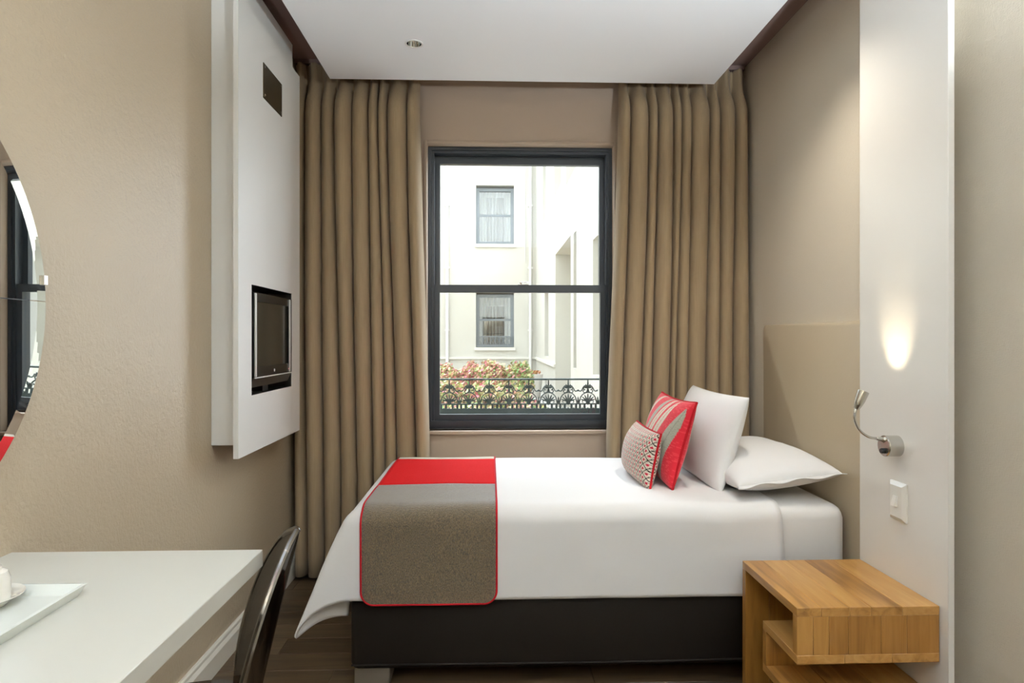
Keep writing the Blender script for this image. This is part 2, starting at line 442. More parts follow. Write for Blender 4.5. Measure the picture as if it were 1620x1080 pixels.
def motif(cx):
    made = []
    f = tr(0)
    if not proto:
        # round arch
        a = MB(); R = .053
        a.ribbon([(R * math.cos(t), .952 + R * 1.05 * math.sin(t)) for t in [PI * k / 20 for k in range(21)]], .0062, f, dd)
        proto['arch'] = a
        # palmette: fan of leaves in a small urn
        p = MB()
        for k in range(-3, 4):
            leaf(p, f, k * .003, .951, k * .42, .050 - .003 * abs(k), .0088)
        p.prism([(-.012, .937), (.012, .937), (.016, .957), (-.016, .957)], f, dd)
        for s_ in (-1, 1):
            p.ribbon([(s_ * x_, z_) for x_, z_ in ((.014, .95), (.024, .958), (.034, .955), (.037, .946), (.031, .941))], .005, f, dd)
        proto['palmette'] = p
        # finial: upright leaf spray under the rail
        q_ = MB()
        q_.prism([(-.004, 1.012), (.004, 1.012), (.0055, 1.05), (.003, 1.09), (-.003, 1.09), (-.0055, 1.05)], f, dd)
        for k in range(-2, 3): leaf(q_, f, 0, 1.036, k * .55, .033 - .002 * abs(k), .009)
        q_.prism([(-.009, 1.012), (.009, 1.012), (.006, 1.03), (-.006, 1.03)], f, dd)
        proto['finial'] = q_
        # scrolls: bell-shaped arms with curls
        c_ = MB()
        for s_ in (-1, 1):
            c_.ribbon([(s_ * x_, z_) for x_, z_ in ((.012, 1.054), (.024, 1.05), (.034, 1.036), (.040, 1.022), (.048, 1.016), (.058, 1.018), (.0648, 1.020))], .0068, f, dd)
            c_.ribbon([(s_ * (.019 + .009 * math.cos(t)), 1.032 + .007 * math.sin(t)) for t in [PI * (.9 - 1.5 * k / 9) for k in range(10)]], .0055, f, dd)
            c_.ribbon([(s_ * (.020 + .012 * math.cos(t)), 1.016 + .010 * math.sin(t)) for t in [PI * (.6 - 1.5 * k / 9) for k in range(10)]], .0055, f, dd)
            c_.prism([(s_ * .054, 1.018), (s_ * .0648, 1.018), (s_ * .0648, 1.028), (s_ * .059, 1.024)], f, dd)
        proto['scroll'] = c_
        # bead row under the arches
        b_ = MB()
        for x_ in (-.052, -.022, .022, .052): b_.box((x_ - .007, RY - .004, .9), (x_ + .007, RY + .004, .934))
        for x_ in (-.036, 0, .036): b_.box((x_ - .004, RY - .003, .9), (x_ + .004, RY + .003, .909)).box((x_ - .004, RY - .003, .927), (x_ + .004, RY + .003, .934))
        proto['bead_row'] = b_
    for n_ in ('arch', 'palmette', 'finial', 'scroll', 'bead_row'):
        g = proto[n_]
        if isinstance(g, MB):
            o = g.build(n_, M_iron, rl); proto[n_] = o
        else:
            o = bpy.data.objects.new(n_, proto[n_].data); COL.objects.link(o); o.parent = rl
        o.location = (cx, 0, 0)
for k in range(8): motif(X0m + k * PITCH - 0)
spk = None
for k in range(9):
    cx = X0m + (k - .5) * PITCH
    if cx < RX0 or cx > RX1: continue
    if spk is None:
        s_ = MB(); f = tr(0)
        for u_, h_ in ((-.008, .962), (0, .982), (.008, .962)):
            s_.prism([(u_ - .003, .937), (u_ + .003, .937), (u_ + .0042, h_ - .012), (u_, h_), (u_ - .0042, h_ - .012)], f, dd)
        spk = s_.build('spike_cluster', M_iron, rl); o = spk
    else:
        o = bpy.data.objects.new('spike_cluster', spk.data); COL.objects.link(o); o.parent = rl
    o.location = (cx, 0, 0)
for sx in (RX0, RX1 - .014):
    MB().box((sx, RY - .01, .86), (sx + .014, RY + .01, RZT)).build('end_post', M_iron, rl)
MB().box((OX0, YB + .19, OZ0 - .06), (OX1, RY + .09, OZ0 + .02), .004).box((OX0, RY - .03, OZ0 + .02), (OX1, RY + .03, .866)).build('trim_3', M_stone, kind='structure', label='stone ledge outside the window')

# ================================================================ COURTYARD
box('ground', (-14, 4.1, -.4), (9, 24, -.02), M_pave, kind='structure', label='pale paved courtyard')
FY, WX, HT = 18.5, 1.34, 6.9
bd = thing('courtyard_building', (0, FY, 0), 'cream-white rendered building across the courtyard, with a side wing', 'building')
w1 = (-.402, .70, 4.12, 5.82); w2 = (-.402, .70, 1.13, 2.73)
far_holes = [w1, w2] + [(-5.2, -4.1, 4.12, 5.82), (-5.2, -4.1, 1.13, 2.73)]
fa = MB(); holed(fa, (-12, FY, -.1), (WX, FY + .5, HT), far_holes, 1); fa.build('facade_wall', M_render, bd)
# wing facing the courtyard: recessed porch and window reveals, seen edge-on
wg = MB(); holed(wg, (WX, 7.2, -.1), (WX + .55, FY + .5, HT), [(10.55, 13.05, -.09, 3.09), (9.85, 10.2, .9, 3.05), (7.35, 8.27, .9, 2.65), (14.6, 15.6, .95, 2.5), (9.9, 11.2, 4.05, 6.2), (12.0, 13.3, 4.3, 6.2), (15.2, 16.2, 4.3, 6.2)], 0)
wg.build('wing_wall', M_render, bd)
MB().box((WX + .5, 7.25, -.1), (WX + .58, FY, HT)).build('wing_back', M_render, bd)
MB().box((-12, FY - .04, .79), (WX, FY + .01, .85)).build('plinth_moulding', M_trimW, bd)
MB().box((WX - .04, 13.05, .79), (WX + .01, FY, .85)).build('plinth_moulding', M_trimW, bd)
def fwin(h, sill=True):
    x0, x1, z0, z1 = h; y = FY + .12
    a = MB(); holed(a, (x0, y, z0), (x1, y + .1, z1 - .06), [(x0 + .09, x1 - .09, z0 + .09, z1 - .15)], 1); o = a.build('window', M_bwin, bd)
    zm = z0 + (z1 - z0) * .5
    MB().box((x0 + .09, y + .02, zm - .03), (x1 - .09, y + .07, zm + .03)).build('meeting_rail', M_bwin, o)
    MB().box((x0 + .09, y + .04, z0 + .09), (x1 - .09, y + .045, zm - .03)).build('pane', M_pglass, o)
    MB().box((x0 + .09, y + .06, zm + .03), (x1 - .09, y + .065, z1 - .15)).build('pane', M_pglass, o)
    def dr(u, v): return (x0 + .1 + (x1 - x0 - .2) * u, y + .24 + .03 * math.sin(u * 55) + .01 * math.sin(u * 23), z0 + .05 + (z1 - z0 - .12) * v)
    MB().grid(dr, 110, 1).build('sheer_curtain', M_drape, o, smooth='all')
    def dr2(u, v): return (x0 + .28 + (x1 - x0 - .56) * u, y + .2 + .03 * math.sin(u * 38), z0 + .05 + (z1 - z0) * (.72 if z0 < 3 else .8) * v)
    MB().grid(dr2, 80, 1).build('inner_curtain', M_drape2, o, smooth='all')
    MB().box((x0 - .1, FY + .42, z0 - .1), (x1 + .1, FY + .46, z1 + .1)).build('room_lining', M_darkroom, o)
    if sill: MB().box((x0 - .04, FY - .04, z0 - .09), (x1 + .04, FY + .14, z0)).build('sill', M_trimW, o)
    return o
for i, h_ in enumerate(far_holes):
    o = fwin(h_)
    if i == 1:
        g = MB(); x0, x1 = h_[0] + .02, h_[1] - .02
        g.box((x0, FY - .02, h_[2] + .30), (x1, FY + .0, h_[2] + .33)).box((x0, FY - .02, h_[2] + .02), (x1, FY, h_[2] + .06))
        n_ = 9
        for k in range(n_):
            cx = x0 + (x1 - x0) * (k + .5) / n_; f = lambda u, v, w_, c=cx: (c + u, FY - .01 + w_, v)
            g.ribbon([(.055 * math.cos(t), h_[2] + .07 + .12 * math.sin(t)) for t in [PI * j / 8 for j in range(9)]], .012, f, (-.006, .006))
            g.ribbon([(.05 * math.cos(t), h_[2] + .25 + .045 * math.sin(t)) for t in [2 * PI * j / 8 for j in range(9)]], .012, f, (-.006, .006))
            g.box((cx - .012, FY - .016, h_[2] + .05), (cx + .012, FY - .004, h_[2] + .3))
        g.build('balconette_railing', M_bwin, o)
def pipe(x, z0, shoe):
    p = MB().tube([(x, FY - .07, HT), (x, FY - .07, z0 + .12), (x + shoe, FY - .16, z0)], .045, 12)
    o = p.build('downpipe', M_pipe, bd, smooth=True)
    for z in (1.6, 3.4, 5.2): MB().box((x - .07, FY - .1, z), (x + .07, FY, z + .05)).build('bracket', M_pipe, o)
pipe(-1.23, .45, 0); pipe(1.17, .1, -.12)
MB().box((-1.31, FY - .14, .2), (-1.15, FY - .02, .5), .01).build('gully_box', M_pipe, bd)
MB().tube([(1.02, FY - .02, HT), (1.02, FY - .02, 3.6)], .012, 6).build('cable', M_stone, bd)

MB().box((-10.5, 4.2, -.1), (-10, FY + .5, 16)).build('shade_wall', M_render, bd)  # unseen tall wall added to shade the courtyard facade from the left
# shrubs in the bed beyond the railing
bed_soil = MB().prism([(-8, 6.2), (.95, 6.2), (.62, 17.2), (-8, 17.2)], lambda u, v, w_: (u, v, w_), (-.03, .02)).build('planting_bed', M_soil, kind='structure', label='soil bed under the courtyard shrubs')
def shrub(cx, cy, rx, hz, n, red, label, seed, ry=None):
    rnd = random.Random(seed); t = thing('shrub', (cx, cy, .02), label, 'shrub', 'courtyard shrubs beyond the railing')
    vs = []; fs = []; cs = []; ry = ry or rx
    for i in range(n):
        u = rnd.uniform(-1, 1); a = rnd.uniform(0, 2 * PI); q = math.sqrt(1 - u * u)
        rr = rnd.uniform(.8, 1.06) * (1 + .13 * noise.noise(Vector((2.6 * q * math.cos(a) + seed, 2.6 * q * math.sin(a), 2.6 * u))) * 2)
        p = Vector((cx + rx * rr * q * math.cos(a), cy + ry * rr * q * math.sin(a), .02 + hz * .52 + hz * .5 * rr * u))
        if p.z < .03: p.z = .03 + rnd.random() * .1
        nrm = Vector((rnd.gauss(0, 1), rnd.gauss(0, 1), rnd.gauss(.6, 1))).normalized(); t1 = nrm.orthogonal().normalized(); t2 = nrm.cross(t1)
        L = rnd.uniform(.03, .055); W = L * .5
        o = len(vs); vs += [p - t1 * L, p + t2 * W, p + t1 * L, p - t2 * W]; fs.append((o, o + 1, o + 2, o + 3))
        k = rnd.random()
        if k < red: c = lin((214 + rnd.randint(-12, 12), 158 + rnd.randint(-30, 24), 146))
        elif k < red + .32: c = lin((212, 206 + rnd.randint(-20, 16), 160))
        else: c = lin((166 + rnd.randint(-24, 24), 182 + rnd.randint(-20, 20), 126))
        cs += [c] * 4
    MB().add(vs, fs).build('foliage', M_leaf, t, colors=cs, recalc=False, kind='stuff')
    st = MB()
    for k in range(5):
        a = 2 * PI * k / 5; st.tube([(cx, cy, .0), (cx + .3 * rx * math.cos(a), cy + .3 * ry * math.sin(a), hz * .45), (cx + .6 * rx * math.cos(a), cy + .6 * ry * math.sin(a), hz * .8)], [.02, .014, .006], 6)
    st.build('stem', M_stem, t)
shrub(-1.05, 14.0, .40, .76, 2600, .55, 'reddish clipped shrub at the left edge of the window view', 1)
shrub(-.42, 14.2, .30, .76, 2200, .6, 'pink-red clipped shrub, second from the left behind the railing', 2)
shrub(.06, 13.6, .36, .82, 2800, .45, 'pink and green rounded shrub below the lower courtyard window', 3)
shrub(.60, 13.6, .32, .81, 2600, .2, 'yellow-green shrub nearest the downpipe, right end of the back row', 4)
shrub(-.75, 10.6, .55, .62, 3000, .35, 'low mottled shrub in front of the red ones, left part of the view', 5)
shrub(.12, 10.4, .55, .60, 3000, .3, 'low green and pink shrub in the middle of the planting bed', 6)
shrub(.52, 8.8, .36, .42, 2200, .3, 'lowest greenish shrub at the path edge of the planting bed', 7)
shrub(-.35, 8.2, .50, .45, 2600, .3, 'low yellow-green shrub nearest the window sill', 8)
pt = thing('planter', (1.0, 15.2, -.02), 'shallow white stone planter beside the downpipe across the courtyard', 'planter')
MB().lathe([(.0001, 0), (.2, 0), (.24, .3), (.27, .52), (.27, .56), (.23, .56), (.22, .5), (.0001, .5)], (1.0, 15.2, -.02), n=24).build('bowl', M_stone, pt, smooth=True)
vs = []; fs = []; cs = []
for i in range(260):
    a = random.uniform(0, 2 * PI); r_ = .2 * math.sqrt(random.random()); p = Vector((1 + r_ * math.cos(a), 15.2 + r_ * math.sin(a), .54 + random.uniform(0, .07)))
    nrm = Vector((random.gauss(0, 1), random.gauss(0, 1), 1)).normalized(); t1 = nrm.orthogonal().normalized(); t2 = nrm.cross(t1)
    o = len(vs); vs += [p - t1 * .035, p + t2 * .018, p + t1 * .035, p - t2 * .018]; fs.append((o, o + 1, o + 2, o + 3)); cs += [lin((188, 120 + random.randint(0, 30), 90))] * 4
MB().add(vs, fs).build('foliage', M_leaf, pt, colors=cs, recalc=False, kind='stuff')

# ================================================================ CURTAINS
def curtain(name, xt, xb, nf, y0, zt, zb, seed, label, flip):
    rnd = random.Random(seed)
    ws = [rnd.uniform(.6, 1.45) for _ in range(nf)]; S = sum(ws); bs = [0]
    for v in ws: bs.append(bs[-1] + v / S)
    am = [rnd.uniform(.75, 1.2) for _ in range(nf)]; ph = [rnd.uniform(0, 6) for _ in range(nf + 1)]
    t0 = thing(name, ((xt[0] + xt[1]) / 2, y0, zb), label, 'curtain', 'window curtains')
    NS = 16; cols = nf * NS; zs = []
    H = zt - zb
    zl = [0, .012, .03, .05, .065, .08, .095, .11, .13, .155, .19, .24, .31, .4, .5] + [.5 + (H - .5) * k / 22 for k in range(1, 23)]
    vs = []
    for zd in zl:
        v = zd / H
        e0 = xt[0] + (xb[0] - xt[0]) * smooth01(v * 1.1); e1 = xt[1] + (xb[1] - xt[1]) * smooth01(v * 1.1)
        full = smooth01((zd - .07) / .22); wander = smooth01((zd - .2) / 1.6)
        for c in range(cols + 1):
            i = min(c // NS, nf - 1); t = c / NS - i
            b0 = bs[i] + (.10 / nf * math.sin(ph[i] + 2.2 * v) * wander if 0 < i else 0)
            b1 = bs[i + 1] + (.10 / nf * math.sin(ph[i + 1] + 2.2 * v) * wander if i + 1 < nf else 0)
            tt = t - (.04 + .10 * full) * math.sin(2 * PI * t)
            x = e0 + (e1 - e0) * (b0 + (b1 - b0) * tt)
            p = .8 + 2.0 * (1 - smooth01((zd - .05) / .17))
            crest = abs(math.sin(PI * t)) ** p
            amp = (.05 + (.072 + .014 * math.sin(ph[i] + 5 * v)) * full * am[i])
            y = y0 + .03 - amp * crest
            if zd < .1: y += .005 * math.sin(c * 1.9) * (1 - zd / .1)
            y += .006 * noise.noise(Vector((x * 5, seed, zd * 1.5))) * full
            vs.append((x, y, zt - zd))
    n = cols + 1
    fs = [(r * n + c, r * n + c + 1, (r + 1) * n + c + 1, (r + 1) * n + c) for r in range(len(zl) - 1) for c in range(cols)]
    MB().add(vs, fs).build('drape', M_curt, t0, smooth='all', solid=.003)
    # heading tape and hooks
    MB().box((min(xt) + .004, y0 + .034, zt - .075), (max(xt) - .004, y0 + .04, zt - .005)).build('heading_tape', M_curt, t0)
    for k in range(nf + 1):
        x = xt[0] + (xt[1] - xt[0]) * min(max(bs[k], .01), .99)
        MB().tube([(x, y0 + .036, zt - .03), (x, y0 + .036, zt + .012)], .0025, 6).build('hook', M_steel, t0)
    return t0
curtain('curtain', (-1.115, -.405), (-1.10, -.345), 9, 3.685, 2.93, .03, 3, 'floor-length taupe curtain on the left of the window, beside the television panel', False)
curtain('curtain', (.752, 1.492), (.676, 1.492), 10, 3.685, 2.93, .03, 8, 'floor-length taupe curtain on the right of the window, behind the pillows', True)
tk = thing('curtain_track', (.19, 3.69, ZC), 'dark curtain track in the ceiling recess above the window', 'curtain track')
MB().box((XL + .01, 3.705, 2.94), (XR - .01, 3.737, ZC)).build('track_channel', M_recess, tk)

# ================================================================ DOWNLIGHT
dl = thing('downlight', (DX, DY, ZD), 'small recessed chrome downlight in the white ceiling', 'downlight')
MB().lathe([(.0355, .002), (.0355, -.003), (.043, -.003), (.043, 0.0)], (DX, DY, ZD), n=40).build('rim', M_white, dl, smooth=True)
MB().lathe([(.0352, -.001), (.033, .02), (.026, .05), (.016, .07), (.0001, .072)], (DX, DY, ZD), n=40).build('reflector', M_chrome, dl, smooth=True)
MB().lathe([(.0001, .03), (.006, .03), (.009, .036), (.009, .06), (.0001, .06)], (DX, DY, ZD), n=20).build('bulb', M_porc, dl, smooth=True)

# lit downlights further back in the same ceiling
for lx, ly, kq, lab in ((1.0, 2.5, 1, 'lit recessed downlight in the white ceiling above the pillows'), (-.363, 1.45, .1, 'dim recessed downlight in the white ceiling above the desk')):
    d2 = thing('downlight', (lx, ly, ZD), lab, 'downlight', 'lit downlights')
    MB().lathe([(.0355, 0), (.0355, -.004), (.043, -.004), (.043, 0.0)], (lx, ly, ZD), n=40).build('rim', M_white, d2, smooth=True)
    MB().lathe([(.0355, -.002), (.0001, -.002)], (lx, ly, ZD), n=40).build('lens', emis('downlight_lens', (1, .95, .88), 6), d2)
    la = bpy.data.lights.new('downlight_light', 'SPOT'); la.energy = LAMP_DOWN * kq; la.color = (1, .93, .82); la.spot_size = math.radians(125); la.spot_blend = .8; la.shadow_soft_size = .035
    lo_ = bpy.data.objects.new('downlight_light', la); COL.objects.link(lo_); lo_.location = (lx, ly, ZD - .012)

# two uplighters added out of view as fill light for the room
for lx, ly, lab in ((-.85, -.9, 'added fill uplighter in the rear corner by the left wall'), (1.3, .3, 'added fill uplighter by the right wall, out of view')):
    ul = thing('fill_lamp', (lx, ly, 0), lab, 'lamp', 'added fill uplighters')
    MB().lathe([(.0001, 0), (.14, 0), (.14, .015), (.012, .028), (.0001, .028)], (lx, ly, 0), n=32).build('base', M_steel, ul, smooth=True)
    MB().tube([(lx, ly, .02), (lx, ly, 1.72)], .011, 12).build('pole', M_steel, ul, smooth=True)
    MB().lathe([(.012, 1.70), (.05, 1.72), (.12, 1.78), (.15, 1.84), (.145, 1.84), (.115, 1.785), (.0001, 1.73)], (lx, ly, 0), n=36).build('shade', M_white, ul, smooth=True)
    MB().lathe([(.0001, 1.80), (.02, 1.795), (.025, 1.77), (.02, 1.74)], (lx, ly, 0), n=20).build('bulb', emis('fill_lamp_bulb', (1, .95, .88), 8), ul, smooth=True)
    la = bpy.data.lights.new('fill_lamp_light', 'SPOT'); la.energy = LAMP_FILL; la.color = (.77, .885, 1); la.spot_size = math.radians(164); la.spot_blend = .3; la.shadow_soft_size = .05
    lo_ = bpy.data.objects.new('fill_lamp_light', la); COL.objects.link(lo_); lo_.location = (lx, ly, 1.86); lo_.rotation_euler = (PI, 0, 0)

# ================================================================ TELEVISION PANEL ON LEFT WALL
tp = thing('wall_unit', (XL, 2.98, .88), 'tall white wall-hung unit holding the recessed television', 'wall unit')
bx = MB(); holed(bx, (XL + .001, 2.63, .925), (-1.021, 3.341, 2.878), [(2.70, 3.28, 1.10, 1.60)], 0); bx.build('backing_box', M_white, tp)
bo = MB(); holed(bo, (-1.02, 2.575, .879), (-1.0, 3.394, 2.735), [(2.717, 3.265, 1.119, 1.586)], 0); bo.build('front_board', M_white, tp)
MB().box((XL + .001, 2.70, 1.10), (XL + .006, 3.28, 1.60)).build('niche_back', M_tvgrey, tp)
nl = MB(); holed(nl, (-1.12, 2.712, 1.114), (-1.004, 3.27, 1.591), [(2.7175, 3.2645, 1.1195, 1.5855)], 0); nl.build('niche_lining', M_tvgrey, tp)
np_ = thing('wall_plate', (-1.0, 2.975, 2.42), 'square bronze blanking plate screwed to the white panel above the television', 'plate')
MB().box((-1.0, 2.851, 2.421), (-.9965, 3.099, 2.577), .001, 1).build('plate', M_bronze, np_)
for y_ in (2.867, 3.083):
    for z_ in (2.437, 2.561): MB().lathe([(.005, 0), (.005, .0015), (.0001, .003)], (-.9965, y_, z_), (1, 0, 0), 12).build('screw', M_steel, np_, smooth=True)
tv = thing('television', (-1.05, 2.99, 1.12), 'small black flat television with silver side strips in the wall niche', 'television')
TY0, TY1 = 2.735, 3.25
MB().box((-1.118, TY0 + .04, 1.17), (-1.04, TY1 - .04, 1.53), .01).build('back_shell', M_tvgrey, tv, smooth=True)
be = MB(); holed(be, (-1.04, TY0, 1.19), (-.998, TY1, 1.555), [(TY0 + .035, TY1 - .035, 1.235, 1.520)], 0); be.build('bezel', M_black, tv)
MB().box((-1.03, TY0 + .03, 1.23), (-1.008, TY1 - .03, 1.525)).build('screen', M_screen, tv)
for a, b in ((TY0 + .006, TY0 + .020), (TY1 - .046, TY1 - .034)):
    MB().box((-.998, a, 1.195), (-.991, b, 1.552), .002, 1).build('side_strip', M_silver, tv, smooth=True)
MB().prism([(-1.04, 1.19), (-.998, 1.19), (-1.018, 1.148), (-1.04, 1.148)], lambda u, v, w_: (u, w_, v), (TY0, TY1)).build('speaker_bar', M_tvgrey, tv)
MB().box((-.998, TY0 + .01, 1.188), (-.9945, TY1 - .01, 1.1925)).build('chin_trim', M_silver, tv)
MB().lathe([(.007, 0), (.007, .001), (.0001, .0015)], (-.998, 2.995, 1.213), (1, 0, 0), 16).build('badge', M_silver, tv)
MB().box((-.998, TY1 - .05, 1.208), (-.997, TY1 - .03, 1.213)).build('indicator', emis('red_standby', (1, .05, .05), .8), tv)
MB().box((-1.11, 2.96, 1.1196), (-1.04, 3.03, 1.172)).build('stand', M_tvgrey, tv)

# ================================================================ MIRROR
MYC, MZC, MR = 1.09, 1.44, .522
mr = thing('round_mirror', (XL, MYC, MZC - MR), 'large round wall mirror with a wide faceted edge above the desk', 'mirror')
MXf = -1.096
def half(sgn, name):
    vs = []; fs = []; n = 64; zj = 1.447; g = .0012
    def zc(r, a): return MZC + r * math.sin(a)
    # fan clipped at the joint
    a0 = math.asin((zj - MZC) / (MR - .03))
    def arc(r):
        j = math.asin((zj + sgn * g - MZC) / r)
        lo_, hi_ = (j, PI - j) if sgn > 0 else (j, -PI - j)
        return [(MYC + r * math.cos(lo_ + (hi_ - lo_) * k / n), MZC + r * math.sin(lo_ + (hi_ - lo_) * k / n)) for k in range(n + 1)]
    inner = arc(MR - .034); outer = arc(MR)
    face = MB().prism(inner, lambda u, v, w_: (w_, u, v), (MXf - .005, MXf)).build(name, M_mirror, mr)
    be_ = MB().add([(MXf, y, z) for y, z in inner] + [(MXf - .004, y, z) for y, z in outer] + [(MXf - .006, y, z) for y, z in outer] + [(MXf - .006, y, z) for y, z in inner],
                   [(k + r * (n + 1), k + 1 + r * (n + 1), k + 1 + (r + 1) * (n + 1), k + (r + 1) * (n + 1)) for r in range(3) for k in range(n)])
    be_.build('bevel', M_mirror, face)
half(1, 'upper_half'); half(-1, 'lower_half')
MB().lathe([(.0001, 0), (MR - .05, 0), (MR - .05, .027), (.0001, .027)], (XL + .001, MYC, MZC), (1, 0, 0), 48).build('backing_board', M_tvgrey, mr)
for a in (.115, PI - .115, 1.2, PI - 1.2, -1.2, -PI + 1.2):
    y_, z_ = MYC + (MR - .004) * math.cos(a), MZC + (MR - .004) * math.sin(a)
    MB().box((XL, y_ - .008, z_ - .012), (MXf + .003, y_ + .006, z_ + .012), .001, 1).build('clip', M_steel, mr)

mr.rotation_euler = (0, 0, math.radians(-.7))

# ================================================================ DESK, TRAY, CUP
M_desk = mat('grey_white_lacquer', (206, 203, 192), .34, .5)
dk = thing('desk', (-.83, .9, 0), 'white lacquered desk slab along the left wall', 'desk')
DZ = .852
MB().box((XL + .001, .18, DZ - .04), (-.543, 1.548, DZ), .0015, 1).build('desk_top', M_desk, dk, smooth=True)
MB().box((XL + .025, .2, 0), (-.57, .24, DZ - .04)).build('side_panel', M_desk, dk)
MB().box((XL + .001, .24, DZ - .1), (XL + .03, 1.50, DZ - .04)).build('wall_batten', M_desk, dk)
ty = thing('tray', (-1.0, 1.1, DZ), 'white rectangular tray with a raised rim on the desk', 'tray')
TX0, TX1, TYa, TYb = -1.10, -.793, .84, 1.288
def trayf(mb):
    def rr(i, z): return [(TX0 + i, TYa + i, z), (TX1 - i, TYa + i, z), (TX1 - i, TYb - i, z), (TX0 + i, TYb - i, z)]
    L = [rr(.012, DZ), rr(0, DZ + .022), rr(.006, DZ + .023), rr(.020, DZ + .005)]
    vs = [p for l in L for p in l]; fs = [(3, 2, 1, 0), (12, 13, 14, 15)]
    for k in range(3): fs += [(k * 4 + i, k * 4 + (i + 1) % 4, (k + 1) * 4 + (i + 1) % 4, (k + 1) * 4 + i) for i in range(4)]
    return mb.add(vs, fs)
trayf(MB()).build('tray_body', M_tray, ty)
CXc, CYc = -.936, 1.222
MB().lathe([(.0001, .004), (.026, .004), (.03, 0), (.033, .003), (.048, .014), (.0575, .019), (.058, .0215), (.048, .018), (.033, .009), (.0001, .008)], (CXc, CYc, DZ + .0055), n=48).build(
    'saucer', M_porc, smooth=True, label='white porcelain saucer on the tray', cat='saucer')
cp = thing('cup', (CXc, CYc, DZ + .0145), 'white porcelain cup upside down on the saucer', 'cup')
MB().lathe([(.033, 0), (.0355, .002), (.0362, .018), (.0355, .04), (.031, .053), (.023, .058), (.022, .063), (.019, .063), (.018, .059), (.0001, .059)], (CXc, CYc, DZ + .0145), n=48).build('bowl', M_porc, cp, smooth=True)
MB().tube([(CXc - .034, CYc, DZ + .03), (CXc - .05, CYc, DZ + .032), (CXc - .056, CYc, DZ + .043), (CXc - .048, CYc, DZ + .054), (CXc - .034, CYc, DZ + .054)], .005, 10).build('handle', M_porc, cp, smooth=True)

# ================================================================ SMOKED ACRYLIC CHAIR
ch = thing('chair', (-.75, 1.555, 0), 'smoky brown transparent acrylic chair with an oval back, tucked under the desk', 'chair')
CY, zt_, zb_ = 1.565, .886, .435
def backf(s_, off):
    n = 22; m = 12; vs = []
    for j in range(n + 1):
        v = j / n; z = zb_ + (zt_ - zb_) * v
        hw = .165 * math.sqrt(max(0, 1 - ((v - .35) / .652) ** 2)) ** 1.15 + .002 if v > .35 else .165 - .05 * ((.35 - v) / .35) ** 2
        for i in range(m + 1):
            u = -1 + 2 * i / m
            x = -.585 + .105 * v ** 1.1 - .055 * u * u * (hw / .165) + off
            vs.append((x, CY + hw * u, z))
    return vs, n, m
mb = MB(); va, n, m = backf(1, 0); vb, _, _ = backf(1, -.012)
mb.add(va, [(j * (m + 1) + i, j * (m + 1) + i + 1, (j + 1) * (m + 1) + i + 1, (j + 1) * (m + 1) + i) for j in range(n) for i in range(m)])
mb.add(vb, [(j * (m + 1) + i, (j + 1) * (m + 1) + i, (j + 1) * (m + 1) + i + 1, j * (m + 1) + i + 1) for j in range(n) for i in range(m)])
K = (n + 1) * (m + 1)
rim = [j * (m + 1) for j in range(n + 1)] + [n * (m + 1) + i for i in range(1, m + 1)] + [j * (m + 1) + m for j in range(n - 1, -1, -1)] + [i for i in range(m - 1, 0, -1)]
mb.f += [(rim[k], rim[(k + 1) % len(rim)], K + rim[(k + 1) % len(rim)], K + rim[k]) for k in range(len(rim))]
mb.build('backrest', M_smoke, ch, smooth=True)
edge = [va[j * (m + 1) + m] for j in range(3, n + 1)] + [va[n * (m + 1) + i] for i in range(m - 1, -1, -1)] + [va[j * (m + 1)] for j in range(n - 1, 2, -1)]
MB().tube([(x - .006, y, z) for x, y, z in edge], .0075, 8).build('backrest_rim', glass('acrylic_edge', (.5, .46, .42), .42, .12), ch, smooth=True)
st = MB(); pts = []
for k in range(40):
    a = 2 * PI * k / 40; c, s_ = math.cos(a), math.sin(a)
    pts.append((-.79 + .215 * math.copysign(abs(c) ** .7, c), CY + .2 * math.copysign(abs(s_) ** .7, s_)))
st.prism(pts, lambda u, v, w_: (u, v, w_), (.438, .462)); st.build('seat', M_smoke, ch)
for sx, sy in ((-1, -1), (-1, 1), (1, -1), (1, 1)):
    x0, y0 = -.79 + sx * .17, CY + sy * .15
    MB().tube([(x0, y0, .44), (x0 + sx * .012, y0 + sy * .01, .2), (x0 + sx * .045, y0 + sy * .025, .0)], [.02, .016, .012], 10).build('leg', M_smoke, ch, smooth=True)

ch.rotation_euler = (0, 0, math.radians(20)); ch.location = (-.718, 1.49, 0)

# ================================================================ BED
bb = thing('divan_bed', (.44, 3.0, 0), 'dark brown upholstered divan bed under the white duvet', 'bed')
MB().box((-.542, 2.49, .07), (1.435, 3.52, .355), .03, 4).build('divan', M_bedbase, bb, smooth=True)
MB().tube([(-.535, 2.489, .095), (.4, 2.486, .092), (1.43, 2.489, .095)], .004, 8).build('hem_piping', M_bedbase, bb, smooth=True)
for x_ in (-.53, 1.26):
    for y_ in (2.51, 3.38): MB().box((x_, y_, 0), (x_ + .14, y_ + .12, .075), .01).build('foot', M_foot, bb, smooth=True)
MB().box((-.50, 2.50, .355), (1.43, 3.52, .69), .055, 4).build('mattress', M_sheet, smooth=True, label='mattress in a white fitted sheet on the dark bed base', cat='mattress')

